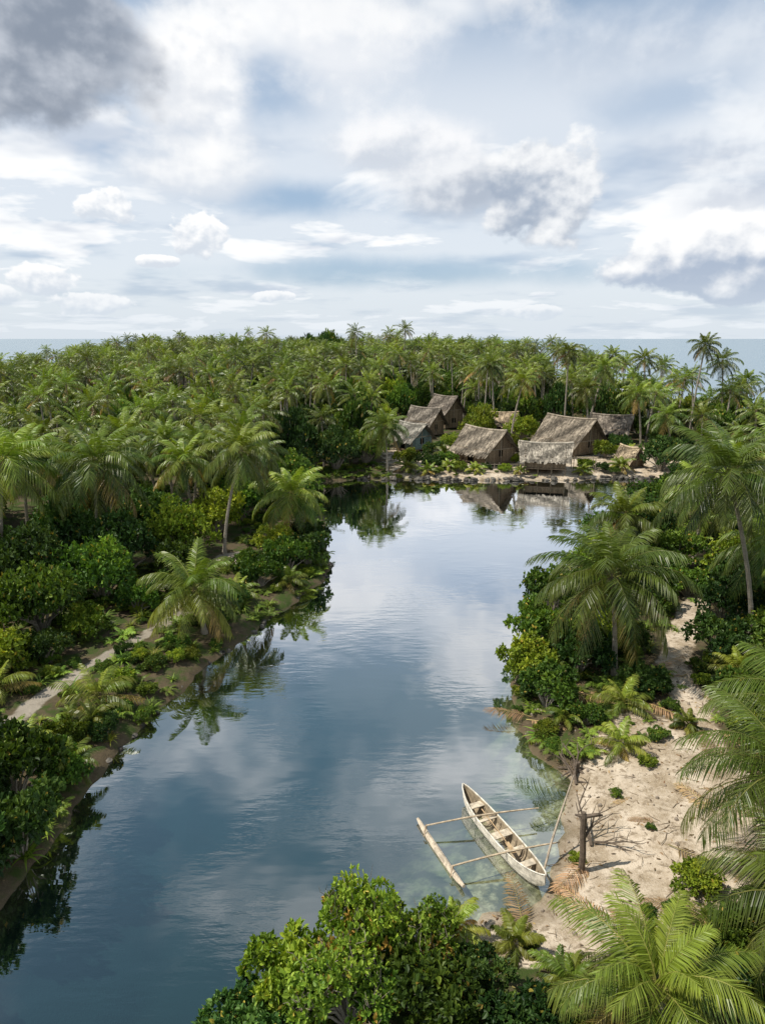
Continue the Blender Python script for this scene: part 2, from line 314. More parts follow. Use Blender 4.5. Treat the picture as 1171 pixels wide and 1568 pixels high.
# ------------------------------------------------------------ broadleaf plants
def broadleaf(name,K,nr,nl,leaf,pal,twigs=0,open_=.0,acc=None,trunk=.35):
    C=[]; 
    while len(C)<K:
        v=RNG.normal(size=3); v/=np.linalg.norm(v)
        if v[2]<-.25: continue
        r=RNG.uniform(.35,.86); c=np.array([v[0]*r,v[1]*r,.42+v[2]*r*.62]); 
        if c[2]<.12: c[2]=.12
        C.append((c,RNG.uniform(.13,.32)))
    mb=MB()
    for c,r in C:
        mid=np.array([c[0]*.35+RNG.uniform(-.06,.06),c[1]*.35+RNG.uniform(-.06,.06),c[2]*.55])
        mb.tube([(0,0,-.08),mid,c],[.030,.018,.006],(.2,.17,.13),1,4)
    for i in range(twigs):
        c,r=C[RNG.integers(K)]; p=np.array(c)
        for j in range(3):
            q=p+np.array([RNG.uniform(-.13,.13),RNG.uniform(-.13,.13),RNG.uniform(.03,.13)]); mb.tube([p,q],[.006,.003],(.26,.22,.17),2,3); p=q
    w=np.array([r**2 for _,r in C]); w/=w.sum(); ci=RNG.choice(K,nr,p=w)
    cc=np.array([c for c,_ in C])[ci]; rr=np.array([r for _,r in C])[ci]
    d=RNG.normal(size=(nr,3)); d[:,2]=np.abs(d[:,2])*.9-.25; d/=np.linalg.norm(d,axis=1)[:,None]
    P=cc+d*rr[:,None]*RNG.uniform(.65,1.15,(nr,1))*np.array([1,1,.8]); P[:,2]=np.maximum(P[:,2],.02)
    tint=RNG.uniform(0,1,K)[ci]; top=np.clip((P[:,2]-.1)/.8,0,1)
    Pn=np.repeat(P,nl,0); dn=np.repeat(d,nl,0); N=len(Pn)
    ld=dn*.55+RNG.normal(size=(N,3))*.62+np.array([0,0,.12]); ld/=np.linalg.norm(ld,axis=1)[:,None]
    sd=np.cross(ld,dn+RNG.normal(size=(N,3))*.25); sd/=np.linalg.norm(sd,axis=1)[:,None]+1e-9
    up=np.cross(sd,ld); up*=np.sign(up[:,2:3]+1e-6)
    l=leaf*RNG.uniform(.6,1.25,(N,1)); wd=l*.27
    b=Pn; tip=b+ld*l-up*l*.15
    v=[b,b+ld*l*.35+sd*wd+up*l*.06,b+ld*l*.72+sd*wd*.8+up*l*.02,tip,b+ld*l*.72-sd*wd*.8+up*l*.02,b+ld*l*.35-sd*wd+up*l*.06]
    VV=np.stack(v,1).reshape(-1,3)
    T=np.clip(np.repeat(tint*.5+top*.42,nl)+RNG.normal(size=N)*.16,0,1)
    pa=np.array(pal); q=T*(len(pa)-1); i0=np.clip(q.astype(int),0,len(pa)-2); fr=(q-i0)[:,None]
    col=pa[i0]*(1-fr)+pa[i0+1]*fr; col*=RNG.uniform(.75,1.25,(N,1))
    if acc is not None:
        ac=np.repeat(((RNG.uniform(0,1,K)<acc[0])[ci])&(RNG.uniform(0,1,nr)<.5),nl); col[ac]=np.array(acc[1])*RNG.uniform(.6,1.3,(ac.sum(),1))
    rnd=RNG.uniform(0,1,N)<.02; col[rnd]=(.28,.22,.04)
    base=mb.n; mb.V.extend(map(tuple,VV.tolist())); mb.C.extend(map(tuple,np.repeat(col,6,0).tolist())); mb.n+=len(VV)
    for i in range(N):
        k=base+i*6; mb.F.append((k,k+1,k+2,k+3)); mb.F.append((k,k+3,k+4,k+5)); mb.M+= [0,0]
    return mb.mesh(name,[M_LEAF,M_BARK,M_WOOD])
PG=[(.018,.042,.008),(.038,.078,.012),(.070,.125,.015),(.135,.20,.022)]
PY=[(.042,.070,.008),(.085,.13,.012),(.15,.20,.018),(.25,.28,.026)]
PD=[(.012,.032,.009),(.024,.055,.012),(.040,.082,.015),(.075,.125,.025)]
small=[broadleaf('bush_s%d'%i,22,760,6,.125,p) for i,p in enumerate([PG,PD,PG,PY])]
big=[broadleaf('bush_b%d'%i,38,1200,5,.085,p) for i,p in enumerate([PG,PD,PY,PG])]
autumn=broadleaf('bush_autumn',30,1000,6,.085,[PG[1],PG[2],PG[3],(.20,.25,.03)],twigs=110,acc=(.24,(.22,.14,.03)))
def bush(x,y,r,h,kind=None,name='bush'):
    if kind=='a': me=autumn
    elif kind=='y': me=small[3] if r<1.9 else big[2]
    elif kind=='d': me=small[1] if r<1.9 else big[1]
    else: me=random.choice(small[:3]) if r<1.9 else random.choice([big[0],big[3],big[1]])
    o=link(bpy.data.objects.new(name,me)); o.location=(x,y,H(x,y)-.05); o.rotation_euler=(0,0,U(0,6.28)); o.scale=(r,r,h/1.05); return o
BUSH=[(-18,33.5,2.6,3.9),(-21.5,31.5,2.6,4.4,'y'),(-16.5,38,2.6,4.0),(-20.5,38,3,4.8,'d'),(-24.5,35.5,3,4.8),(-17,42.5,2.8,4.6),(-13.2,42.5,1.8,2.6),(-14.5,47.2,2.6,4.2,'y'),(-13.2,52,2.6,4.0,'y'),(-22.5,46,3,4.8),(-26,42,3,4.6),(-27,37,3,5,'y'),(-18,50,3,4.6,'d'),
 (-17.8,28.8,1.7,2.2,'y'),(-18.5,25.5,1.8,2.4,'d'),(-19.8,22.5,1.8,2.5),(-15.6,33,1.3,1.8,'y'),(-16.2,30.3,1.3,1.7),(-14.0,36.5,1.4,1.9),(-12.6,38.8,1.4,1.7),(-11.9,40.8,1.2,1.4,'d'),
 (-6.4,43.8,1.8,2.5),(-5.2,46,1.7,2.5,'d'),(-7.8,41.2,1.5,1.9),(-8.9,38.0,1.0,1.3),(-5.6,49.5,1.7,2.2),(-7.8,47.3,1.9,2.4,'y'),(-9.1,44,1.2,1.5),
 (-7,55,2.1,3.0),(-8.6,59,2.4,3.4,'d'),(-8.2,64.5,2.5,3.4),(-9.6,70,2.8,4),(-10,76,3,4.2),(-12,57,2.6,4),(-12.5,62.5,2.8,4.2),
 (-11.3,18.2,1.5,2.4,'d'),(-12.6,20.3,1.7,2.7),(-12.6,16.2,1.7,2.7),(-11.6,21.6,1.1,1.5),(-12.4,23.8,.9,1.2,'y'),(-12.0,28.3,.8,.8,'y'),(-11.0,30.2,.7,.7),(-13,14.0,1.5,2.0),(-14.6,18,1.8,3.2),
 (-10.6,32.4,.7,.8),(-11.3,26.3,.6,.6),(-10.6,28.0,.55,.5,'y'),(-11.2,24.6,.7,.9,'d'),(-9.2,35.2,.8,.8,'d'),
 (7.1,26.7,1.5,1.9),(6.9,29.5,1.5,2.1,'y'),(8,32.3,1.8,2.7),(9.6,36,2,3.2),(9.3,29.6,1.7,2.4,'d'),(12,39.5,2.2,3.2),(14.8,42.5,2.3,3.2,'y'),(11.5,34.2,1.9,2.6),(17,47,2.5,3.6),(20,51.5,2.6,3.8),(23.6,57,2.8,3.8),(28,62.5,3,4),(31.5,68,3,4),(36,74,3,4.2),(8.4,25.2,.8,1.0),(11.6,27.6,1.1,1.4),(12.3,31.5,1.1,1.6),(10.8,31.6,1.5,2.2,'y'),
 (16.2,30.6,1.6,2.2),(18.8,35,1.9,2.7),(15.4,26.4,1.3,1.8),(16,23.6,1.6,2.3),(19.2,30,2,2.8),(14.3,21,1.1,1.5),(21,38,2.1,3.2),(23.5,42,2.4,3.4,'y'),(17.5,41,1.8,2.4),(15.5,37,1.6,2.2),(13.8,18,1.2,1.6),(25.5,47,2.6,3.6),(28,57,3,4.2),(24,36,2.6,4),(18.5,39,1.5,1.9),(20,44,2,2.8),(14.5,24.2,.8,1.0,'y'),(13.2,16,1.2,1.6),(11.6,14.6,1.3,1.9,'d'),
 (9.0,16.4,.75,.95,'y'),(8.7,14,1.1,1.4),(10.2,14.6,1.0,1.3),(9.3,12.3,1.3,1.5,'d'),(10.9,23.9,.5,.5),(9.9,22.4,.4,.4,'y'),(8.1,15.4,.5,.5),
 (-.6,14.4,1.45,2.6,'a'),(.9,14.0,1.3,1.9,'a'),(-2.2,13.3,1.35,1.8,'y'),(-.8,12.5,1.6,2.1,'a'),(1.3,12.6,1.3,1.7),(-3.0,12.0,1.2,1.3),(2.3,13.4,.9,1.1,'d'),(3.0,11.8,1.2,1.3,'d'),(.2,15,.8,1.2,'y'),
 (-5.6,80.5,3.2,5.6,'d'),(33.2,80.5,2.9,4.4,'d'),(5.5,81.5,1.6,2.0),(3,84,1.8,2.2,'y'),(8,84,1.5,1.6),(15,105,3.2,5.4,'y'),(21,103,3,4.2,'y'),(17,98,1.8,2.4),(7,91,1.6,1.9),(10,95,2,2.4,'y'),(24.8,82,1.2,1.4,'y'),(26.5,81,1.0,1.0),(9.2,80.2,1.1,1.2,'y'),(14.5,80,1,1,'y'),(37.5,83,2.5,3.6),(40,79,2.8,4),(38,90,3,4.5),(-2,84,3,4.5),(-1,90,3,5),
 (16.6,84.5,1.0,1.3,'y'),(29,88,1.7,2.4,'y'),(21.5,85.5,.9,1.0),(12.4,81.2,.8,.8),(6.6,79.6,.8,.8,'y'),(32,92,1.8,2.6),(27.5,79.7,.8,.8),(18.5,93,1.6,2.4,'y')]
for b in BUSH: bush(*b)

# ------------------------------------------------------------ instanced masses
def variants(cname,meshes):
    col=bpy.data.collections.new(cname)
    for i,me in enumerate(meshes):
        o=bpy.data.objects.new('%s_%02d'%(cname,i),me); col.objects.link(o)
    return col
def scatter(name,pts,meshes,cname):
    col=variants(cname,meshes)
    me=bpy.data.meshes.new(name); me.from_pydata([p[:3] for p in pts],[],[])
    for an,k in(('rot',3),('scl',4)):
        a=me.attributes.new(an,'FLOAT_VECTOR','POINT'); a.data.foreach_set('vector',np.array([p[k] for p in pts],dtype=np.float32).ravel())
    a=me.attributes.new('idx','INT','POINT'); a.data.foreach_set('value',np.array([p[5] for p in pts],dtype=np.int32))
    o=link(bpy.data.objects.new(name,me))
    g=bpy.data.node_groups.new(name,'GeometryNodeTree')
    g.interface.new_socket('Geometry',in_out='INPUT',socket_type='NodeSocketGeometry'); g.interface.new_socket('Geometry',in_out='OUTPUT',socket_type='NodeSocketGeometry')
    gi=g.nodes.new('NodeGroupInput'); go=g.nodes.new('NodeGroupOutput'); ip=g.nodes.new('GeometryNodeInstanceOnPoints'); ci=g.nodes.new('GeometryNodeCollectionInfo')
    ci.inputs['Collection'].default_value=col; ci.inputs['Separate Children'].default_value=True; ci.inputs['Reset Children'].default_value=True
    def na(n,dt):
        q=g.nodes.new('GeometryNodeInputNamedAttribute'); q.data_type=dt; q.inputs['Name'].default_value=n; return q.outputs['Attribute']
    e=g.nodes.new('FunctionNodeEulerToRotation'); L=g.links.new
    L(gi.outputs[0],ip.inputs['Points']); L(ci.outputs[0],ip.inputs['Instance']); ip.inputs['Pick Instance'].default_value=True
    L(na('idx','INT'),ip.inputs['Instance Index']); L(na('rot','FLOAT_VECTOR'),e.inputs[0]); L(e.outputs[0],ip.inputs['Rotation']); L(na('scl','FLOAT_VECTOR'),ip.inputs['Scale'])
    L(ip.outputs[0],go.inputs[0]); md=o.modifiers.new('scatter','NODES'); md.node_group=g; return o
HB=[5,6.5,8,9.5,11,12.5,14]
pv=[]
for h in HB:
    for j in range(2):
        mb=MB(); palm_geo(mb,(0,0,0),(U(-.9,.9),U(-.9,.9),h),U(2.9,3.3),19,12,.078,nuts=False,trunk_r=.15,yellow=.14,emin=-.6,ll_k=.23,dk=.85); pv.append(mb.mesh('palm_v',[M_PALM,M_BARK]))
cand=[]
yy=46.
while yy<400:
    sp=5.1+max(0,(yy-110))*.010
    xx=-.64*yy-22
    while xx<.64*yy+22:
        cand.append((xx+U(-.47,.47)*sp,yy+U(-.47,.47)*sp)); xx+=sp
    yy+=sp*.95
for k in range(160): cand.append((random.choice([-1,1])*U(27,60),U(0,50)))
cx=np.array([c[0] for c in cand]); cy=np.array([c[1] for c in cand])
dL=-sdf(cx,cy,LAGOON); dI=sdf(cx,cy,ISLAND); hz=height(cx,cy)
pp=[];bb=[]
manual=[(b[0],b[1]) for b in [(p[0][0],p[0][1]) for p in NEAR_PALMS]]
for i,(x,y) in enumerate(cand):
    if dI[i]<2.5 or dL[i]<3.2: continue
    if -1<x<41 and 76<y<101: continue
    if x>14 and x<34 and y<112 and y>75: continue
    if 1<x<15 and 95<y<127 : continue
    if x>43 and x<53 and 118<y<136: continue
    if x>0 and y<76 and dL[i]<5: continue
    if -15<x<0 and 40<y<57: continue
    if x>-24 and x<0 and y<52: continue
    if min((x-a)**2+(y-b)**2 for a,b in manual)<6: continue
    base=np.interp(y,[45,65,90,130,200,350],[5.4,6.3,7.6,9.4,11.4,12.6])
    if x>15 and y<95: base=np.interp(y,[40,95],[4.6,5.8])
    if x>.22*y and y>95: base=min(base,9.2)
    if x>.42*y: base=min(base,7.0)
    if x<-.36*y and y>80: base=min(base,10.0)
    if x<-.44*y and y>80: base=min(base,8.0)
    h=base+random.gauss(0,1.45)
    if R()<.035 and y>120 and -.42*y<x<.4*y: h+=U(2,4)
    isb = R()<(.36 if y<120 else .27)
    if not isb:
        j=int(np.argmin([abs(h-q) for q in HB])); zs=h/HB[j]; s=U(.8,1.2)
        pp.append((x,y,hz[i]-.1,(U(-.1,.1),U(-.1,.1),U(0,6.28)),(s,s,zs),j*2+random.randrange(2)))
    else:
        r=U(2.4,3.6); bb.append((x,y,hz[i]-.1,(0,0,U(0,6.28)),(r,r,h*U(.6,.9)),random.choice([0,1,1,2,3])))
    if R()<.6:
        x2,y2=x+U(-2,2),y+U(-2,2); r=U(1.8,3); 
        if y<170: bb.append((x2,y2,hz[i]-.1,(0,0,U(0,6.28)),(r,r,h*U(.35,.6)),random.choice([0,1,1,3])))
for k in range(9):
    bb.append((-27+U(-9,9),300+U(-8,8),1,(0,0,U(0,6)),(5,5,U(15.5,17.2)),random.choice([0,1,3])))
scatter('palm_forest',pp,pv,'forest_palm')
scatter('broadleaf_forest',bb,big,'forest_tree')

def tuft(nb,L,w,pal):
    mb=MB()
    for i in range(nb):
        a=U(0,6.28); e=U(.5,1.4); l=L*U(.6,1.1); p=Vector((U(-.05,.05),U(-.05,.05),0)); sd=Vector((-math.sin(a),math.cos(a),0)); vs=[];k=5
        for j in range(k+1):
            ww=w*(1-(j/k)**1.6)+.001; vs+=[p-sd*ww,p+sd*ww]; p=p+Vector((math.cos(a)*math.cos(e),math.sin(a)*math.cos(e),math.sin(e)))*l/k; e-=.32
        c=lerp(pal[0],pal[1],R())
        mb.add(vs,[(2*j,2*j+1,2*j+3,2*j+2) for j in range(k)],c,0)
    return mb.mesh('tuft',[M_LEAF])
tv=[tuft(34,.8,.035,(G_D,G_L)),tuft(46,.6,.022,(G_M,G_Y)),tuft(26,.9,.05,(G_M,G_L))]
for i in range(2):
    mb=MB()
    for q in range(9): frond(mb,(0,0,0),q*.7+U(-.2,.2),U(.6,1.1),U(.6,.9),1.3,14,.03,lerp(G_M,G_L,R()),.1)
    tv.append(mb.mesh('fern',[M_LEAF]))
uv=tv+[small[0],small[2],small[3]]
ux=[];n=5400
gx=RNG.uniform(-26,27,n); gy=RNG.uniform(9.5,84,n); dl=-sdf(gx,gy,LAGOON); sm=sand_mask(gx,gy); hh=height(gx,gy)
for i in range(n):
    if dl[i]<.15 : continue
    if dl[i]>7 and gy[i]>45: continue
    if sm[i]>.3 and R()>.09*(1 if gy[i]<60 else .8): continue
    k=random.randrange(len(uv)); s=U(.5,1.15) if k<5 else U(.25,.6)
    if sm[i]>.25: s*=.5
    ux.append((gx[i],gy[i],hh[i]-.02,(0,0,U(0,6.28)),(s,s,s*U(.8,1.1)),k))
scatter('undergrowth',ux,uv,'undergrowth_plant')
lv=[]
for c in[(.16,.09,.04),(.28,.19,.09),(.10,.07,.04)]:
    mb=MB(); mb.add([(0,0,0),(.05,.025,.015),(.11,.02,.01),(.15,0,.02),(.11,-.02,.0),(.05,-.025,.0)],[(0,1,2,3),(0,3,4,5)],c,0); lv.append(mb.mesh('dead_leaf',[M_LEAF]))
mb=MB(); mb.tube([(0,0,0),(.25,.04,.02),(.5,0,0)],[.012,.01,.006],(.2,.15,.1),0,4); lv.append(mb.mesh('twig',[M_WOOD]))
mb=MB(); mb.tube([(0,0,-.03),(0,0,.0),(0,0,.05),(.01,0,.07)],[.03,.06,.05,.02],(.3,.25,.2),0,5); lv.append(mb.mesh('pebble',[M_ROCK]))
mb=MB(); frond(mb,(0,0,.05),0,.12,1.6,.25,22,.02,(.26,.17,.09),.1); lv.append(mb.mesh('dead_frond',[M_LEAF]))
lx=[];n=3800; gx=RNG.uniform(2,15,n); gy=RNG.uniform(13,30,n); dl=-sdf(gx,gy,LAGOON); hh=height(gx,gy); sm=sand_mask(gx,gy)
for i in range(n):
    if dl[i]<.05 or (R()>.5 and sm[i]>.9): continue
    s=U(.5,1.3); k=random.choice([0,0,1,1,2,2,3,3,4]); 
    if R()<.02: k=5
    lx.append((gx[i],gy[i],hh[i]+.008,(U(-.2,.2),U(-.2,.2),U(0,6.28)),(s,s,s),k))
scatter('leaf_litter',lx,lv,'litter_piece')

# ------------------------------------------------------------ shore rocks
mb=MB()
def rock(x,y,z,r):
    import bmesh
    bm=bmesh.new(); bmesh.ops.create_icosphere(bm,subdivisions=2,radius=1)
    k=[U(-1,1) for _ in range(6)]; vs=[]
    for v in bm.verts:
        q=1+.22*math.sin(3*v.co.x+k[0]*5)+.18*math.sin(4*v.co.y+k[1]*5)+.15*math.sin(5*v.co.z+k[2]*5)
        vs.append((x+v.co.x*q*r*(1+.3*k[3]),y+v.co.y*q*r,z+v.co.z*q*r*.6))
    fs=[tuple(v.index for v in f.verts) for f in bm.faces]; bm.free()
    g=U(.04,.17); mb.add(vs,fs,(g,g*.90,g*.76),0)
for i in range(190):
    a=random.choice(range(17,28)); p=LAGOON[a]; q=LAGOON[a+1]; s=R(); rock(p[0]+(q[0]-p[0])*s,p[1]+(q[1]-p[1])*s+U(.0,.9),U(.0,.25),U(.15,.42))
for i in range(70):
    a=random.choice(range(5,12)); p=LAGOON[a]; q=LAGOON[a+1]; s=R(); rock(p[0]+(q[0]-p[0])*s-U(0,.7),p[1]+(q[1]-p[1])*s,U(-.05,.08),U(.06,.22))
mb.obj('shore_rocks',[M_ROCK])

# ------------------------------------------------------------ thatched huts
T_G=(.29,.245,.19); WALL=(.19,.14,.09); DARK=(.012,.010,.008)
def hut(x,y,rot,L,W,wh,rh,wall=WALL,thatch=T_G,stilt=.35,oh=.6,prow=.3,name='thatched_hut',openw=False):
    e=empty(name,(x,y,H(x,y)),rot); hl,hw=L/2,W/2; z0=stilt; z1=stilt+wh
    mb=MB()
    mb.box((0,0,z0-.07),(L+.3,W+.3,.12),(.2,.15,.1)); mb.obj('floor_platform',[M_WOOD],parent=e)
    mb=MB()
    for px in np.linspace(-hl-.02,hl+.02,4):
        for py in(-hw-.02,hw+.02): mb.tube([(px,py,-.3),(px,py,z1+.05)],[.08,.07],(.2,.16,.11),0,6)
    mb.obj('posts',[M_WOOD],parent=e)
    mb=MB()
    def wallrun(ax,side,length,holes):
        n=int(length/.22); w=length/n
        for i in range(n):
            c=-length/2+(i+.5)*w; lo,hi=z0,z1
            segs=[(lo,hi)]
            for(a,b,za,zb) in holes:
                if a<c<b: segs=[s for s in[(lo,z0+za),(z0+zb,hi)] if s[1]-s[0]>.05]
            if openw: segs=[(lo,lo+wh*.45)]
            k=U(.7,1.3); col=tuple(q*k for q in wall)
            for a,b in segs:
                if ax=='x': mb.box((c,side,(a+b)/2),(w*.96,.05+U(0,.02),b-a),col)
                else: mb.box((side,c,(a+b)/2),(.05+U(0,.02),w*.96,b-a),col)
    for s in(-hw,hw): wallrun('x',s,L-.1,[(-L*.35,-L*.18,.8,1.5),(-.45,.45,-.1,1.75),(L*.2,L*.36,.8,1.5)])
    for s in(-hl,hl): wallrun('y',s,W-.1,[(-.4,.4,.7,1.5)])
    for s in(-hl,hl):
        n=int(W/.25)
        for i in range(n):
            c=-hw+(i+.5)*W/n; hgt=max(.02,rh*(1-abs(c)/hw)*.94); k=U(.6,1.1); mb.box((s,c,z1+hgt/2),(.05,W/n*.96,hgt),tuple(q*k for q in wall))
        mb.tube([(s*1.015,-hw,z1),(s*1.015,hw,z1)],[.05,.05],(.3,.25,.18),0,5); mb.tube([(s*1.02,0,z0),(s*1.02,0,z1+rh*.9)],[.06,.05],(.3,.25,.18),0,5)
    mb.obj('walls',[M_WOOD],parent=e)
    mb=MB(); mb.box((0,0,z0+wh*.45),(L-.5,W-.5,wh*.86),DARK); mb.obj('interior_shade_block',[M_WOOD],parent=e)  # near-black block, painted shade behind the door and window openings
    mb=MB(); sl=(hw+oh)/hw; ez=z1-rh*oh/hw
    for sg in(-1,1):
        nxr,nyr=14,6; g=[]
        for j in range(nyr+1):
            v=j/nyr; half=hl+oh+prow*(v**1.5)
            for i in range(nxr+1):
                u=i/nxr*2-1; yv=sg*(hw+oh)*(1-v); zv=ez+(z1+rh-ez)*v-.09*math.sin(math.pi*v)-.20*(1-u*u)*v
                g.append((u*half,yv,zv+U(-.02,.02)))
        fs=[(j*(nxr+1)+i,j*(nxr+1)+i+1,(j+1)*(nxr+1)+i+1,(j+1)*(nxr+1)+i) for j in range(nyr) for i in range(nxr)]
        mb.add(g,fs,tuple(q*.5 for q in thatch),0)
        for cz in range(9):
            v1=1-(cz)/9; v0=v1-.17; half=hl+oh+prow*(v1**1.5)
            nn=int(half*2/.13)
            for i in range(nn):
                xx=-half+(i+.5)*2*half/nn+U(-.04,.04); w=U(.06,.11); k=U(.5,1.3)*(.80+.34*math.sin(xx*1.7+cz*.8+x)); vv=v0+U(-.09,.05); off=.07+.03*R()
                def pt(v,o): return (hw+oh)*(1-v)*sg, ez+(z1+rh-ez)*v-.09*math.sin(math.pi*max(0,min(1,v)))-.20*(1-(xx/half)**2)*v+o
                a=pt(v1,off*.3);b=pt(vv,off); mb.add([(xx-w,a[0],a[1]),(xx+w,a[0],a[1]),(xx+w*.8+U(-.03,.03),b[0],b[1]),(xx-w*.8,b[0],b[1]-.02)],[(0,1,2,3)],tuple(q*k for q in thatch),0)
    hf=hl+oh+prow
    pts=[(-hf+2*hf*i/8,0,z1+rh+.05-.20*(1-((i/4-1))**2)) for i in range(9)]
    mb.tube(pts,[.13]*9,tuple(q*1.15 for q in thatch),0,7)
    mb.obj('thatched_roof',[M_THATCH],parent=e)
    return e
hut(12.9,85.5,-.95,5.6,4.8,1.6,2.35)
hut(19.4,80.6,-.22,4.6,3.3,1.35,1.5,stilt=.55,openw=True,thatch=(.35,.31,.25))
hut(25.6,93,-.98,6.8,5.6,1.6,2.9,thatch=(.28,.235,.18))
hut(34.4,103,-.45,4.6,3.8,1.7,2.0,thatch=(.25,.21,.17))
hut(4.2,94.5,-.9,3.8,3.6,1.7,1.7,wall=(.14,.20,.19),thatch=(.30,.28,.24))
hut(6.9,110,-.75,4.4,3.6,2.0,2.1,thatch=(.23,.20,.165)); hut(10.9,119,-.95,4.4,3.8,2.9,2.3,thatch=(.23,.195,.16))
hut(18.8,108,-.3,3.4,2.8,2.1,1.5,thatch=(.40,.31,.21)); hut(30.4,83.2,-1.1,2.3,2.2,.7,1.6,stilt=.15,oh=.3,prow=.2,thatch=(.38,.3,.2)); hut(46.5,128,-.1,5,4,3.6,2,thatch=(.6,.62,.64),wall=(.4,.4,.38))
mb=MB()
for i in range(16):
    x=8.5+i*.55; y=80.9+.25*math.sin(i); mb.tube([(x,y,H(x,y)-.1),(x+U(-.05,.05),y,H(x,y)+U(.6,.9))],[.05,.04],(.3,.25,.19),0,5)
mb.tube([(8.4,80.95,1.25),(12.5,81.1,1.22),(17,81,1.3)],[.035]*3,(.3,.25,.19),0,5); mb.obj('post_fence',[M_WOOD])
mb=MB()
for x in(22.8,25.4):
    for y in(80.4,81.4): mb.tube([(x,y,.4),(x,y,2.1)],[.05,.045],(.28,.23,.17),0,5)
for y in(80.4,80.9,81.4): mb.tube([(22.6,y,2.05),(25.6,y,2.1)],[.04,.04],(.34,.28,.2),0,5)
for i in range(9): mb.tube([(22.8+i*.32,80.3,2.13),(22.8+i*.32,81.5,2.13)],[.025,.025],(.34,.28,.2),0,4)
mb.obj('drying_rack',[M_WOOD])

# ------------------------------------------------------------ outrigger canoe
bow=Vector((2.86,21.1,0)); ste=Vector((4.78,16.75,0)); ctr=(bow+ste)/2; ax=(ste-bow); CL=ax.length; ang=math.atan2(ax.y,ax.x)
can=empty('outrigger_canoe',(ctr.x,ctr.y,.06),ang); can.rotation_euler=(0,-.015,ang)
WH=(.60,.55,.46); 
mb=MB(); NS=36;prof=9
def sec(s,inset):
    u=2*s-1; b=.37*max(0,(1-abs(u)**2.6))**.75+.015; b=max(.006,b-inset); top=.40+.24*abs(u)**3; keel=-.12+.42*abs(u)**7+inset*1.2
    top-=0; r=[]
    for j in range(prof):
        a=math.pi*j/(prof-1); r.append((s*CL-CL/2,-b*math.copysign(abs(math.cos(a))**.75,math.cos(a)),top-(top-keel)*math.sin(a)**.7))
    return r
outer=[];inner=[]
for i in range(NS+1):
    s=i/NS; outer+=sec(s,0); inner+=sec(.012+s*.976,.035)
f=[(i*prof+j,(i+1)*prof+j,(i+1)*prof+j+1,i*prof+j+1) for i in range(NS) for j in range(prof-1)]
mb.add(outer,f,WH,0); mb.add(inner,[q[::-1] for q in f],(.36,.29,.20),0)
o2=(NS+1)*prof
for i in range(NS):
    for j in(0,prof-1):
        mb.F.append((i*prof+j,(i+1)*prof+j,o2+(i+1)*prof+j,o2+i*prof+j)); mb.M.append(0)
mb.obj('hull',[M_WOOD],parent=can)
mb=MB()
for s in(1,-1):
    pts=[];
    for i in range(NS+1):
        q=sec(i/NS,0)[0 if s<0 else prof-1]; pts.append((q[0],q[1],q[2]+.015))
    mb.tube(pts,[.022]*len(pts),(.68,.63,.54),0,4)
mb.obj('gunwales',[M_WOOD],parent=can)
mb=MB()
for xx,w in[(-1.5,.26),(-.75,.12),(.05,.3),(.8,.12),(1.5,.24)]:
    u=xx/(CL/2); b=.37*(1-abs(u)**2.6)**.75; mb.box((xx,0,.335+.1*abs(u)**3),(w,b*2-.04,.03),(.55,.47,.36))
mb.obj('thwarts',[M_WOOD],parent=can)
mb=MB()
for i in range(9):
    xx=-1.8+i*.45; u=xx/(CL/2); b=.35*(1-abs(u)**2.6)**.75-.04
    mb.tube([(xx,-b,.30),(xx,-b*.8,.05),(xx,0,-.03),(xx,b*.8,.05),(xx,b,.30)],[.016]*5,(.38,.3,.22),0,4)
mb.obj('ribs',[M_WOOD],parent=can)
mb=MB(); mb.tube([(-1.2,.05,.40),(.3,-.08,.42),(.5,-.1,.41)],[.018,.018,.018],(.5,.35,.2),0,5); mb.box((.75,-.12,.405),(.5,.13,.02),(.5,.35,.2),0,-.15); mb.obj('paddle',[M_WOOD],parent=can)
Mi=(Matrix.Translation((ctr.x,ctr.y,.06))@Matrix.Rotation(ang,4,'Z')).inverted()
def loc(x,y,z): return Mi@Vector((x,y,z))
mb=MB(); a=Vector((1.2,19.95,.07)); b=Vector((2.42,16.95,.05))
pts=[a.lerp(b,k/8)+Vector((0,0,.10*(abs(k/4-1))**4)) for k in range(9)]
mb.tube([loc(*p) for p in pts],[.05,.085,.095,.1,.1,.1,.095,.085,.05],(.50,.42,.32),0,8); mb.obj('outrigger_float',[M_WOOD],parent=can)
for nm,p,q,k in[('boom_front',(1.42,19.35,.36),(5.3,20.0,.52),.22),('boom_rear',(2.12,17.55,.34),(5.6,18.35,.52),.2)]:
    mb=MB(); p=Vector(p);q=Vector(q)
    mb.tube([loc(*(p.lerp(q,j/6)+Vector((0,0,.07*math.sin(math.pi*j/6))))) for j in range(7)],[.028,.03,.033,.034,.033,.03,.022],(.50,.40,.28),0,6)
    for dx in(-.12,.12): mb.tube([loc(p.x+.02,p.y,p.z+.03),loc(p.x+dx*.5,p.y+dx*1.6,.1)],[.018,.018],(.4,.3,.2),0,5)
    mb.obj(nm,[M_WOOD],parent=can)

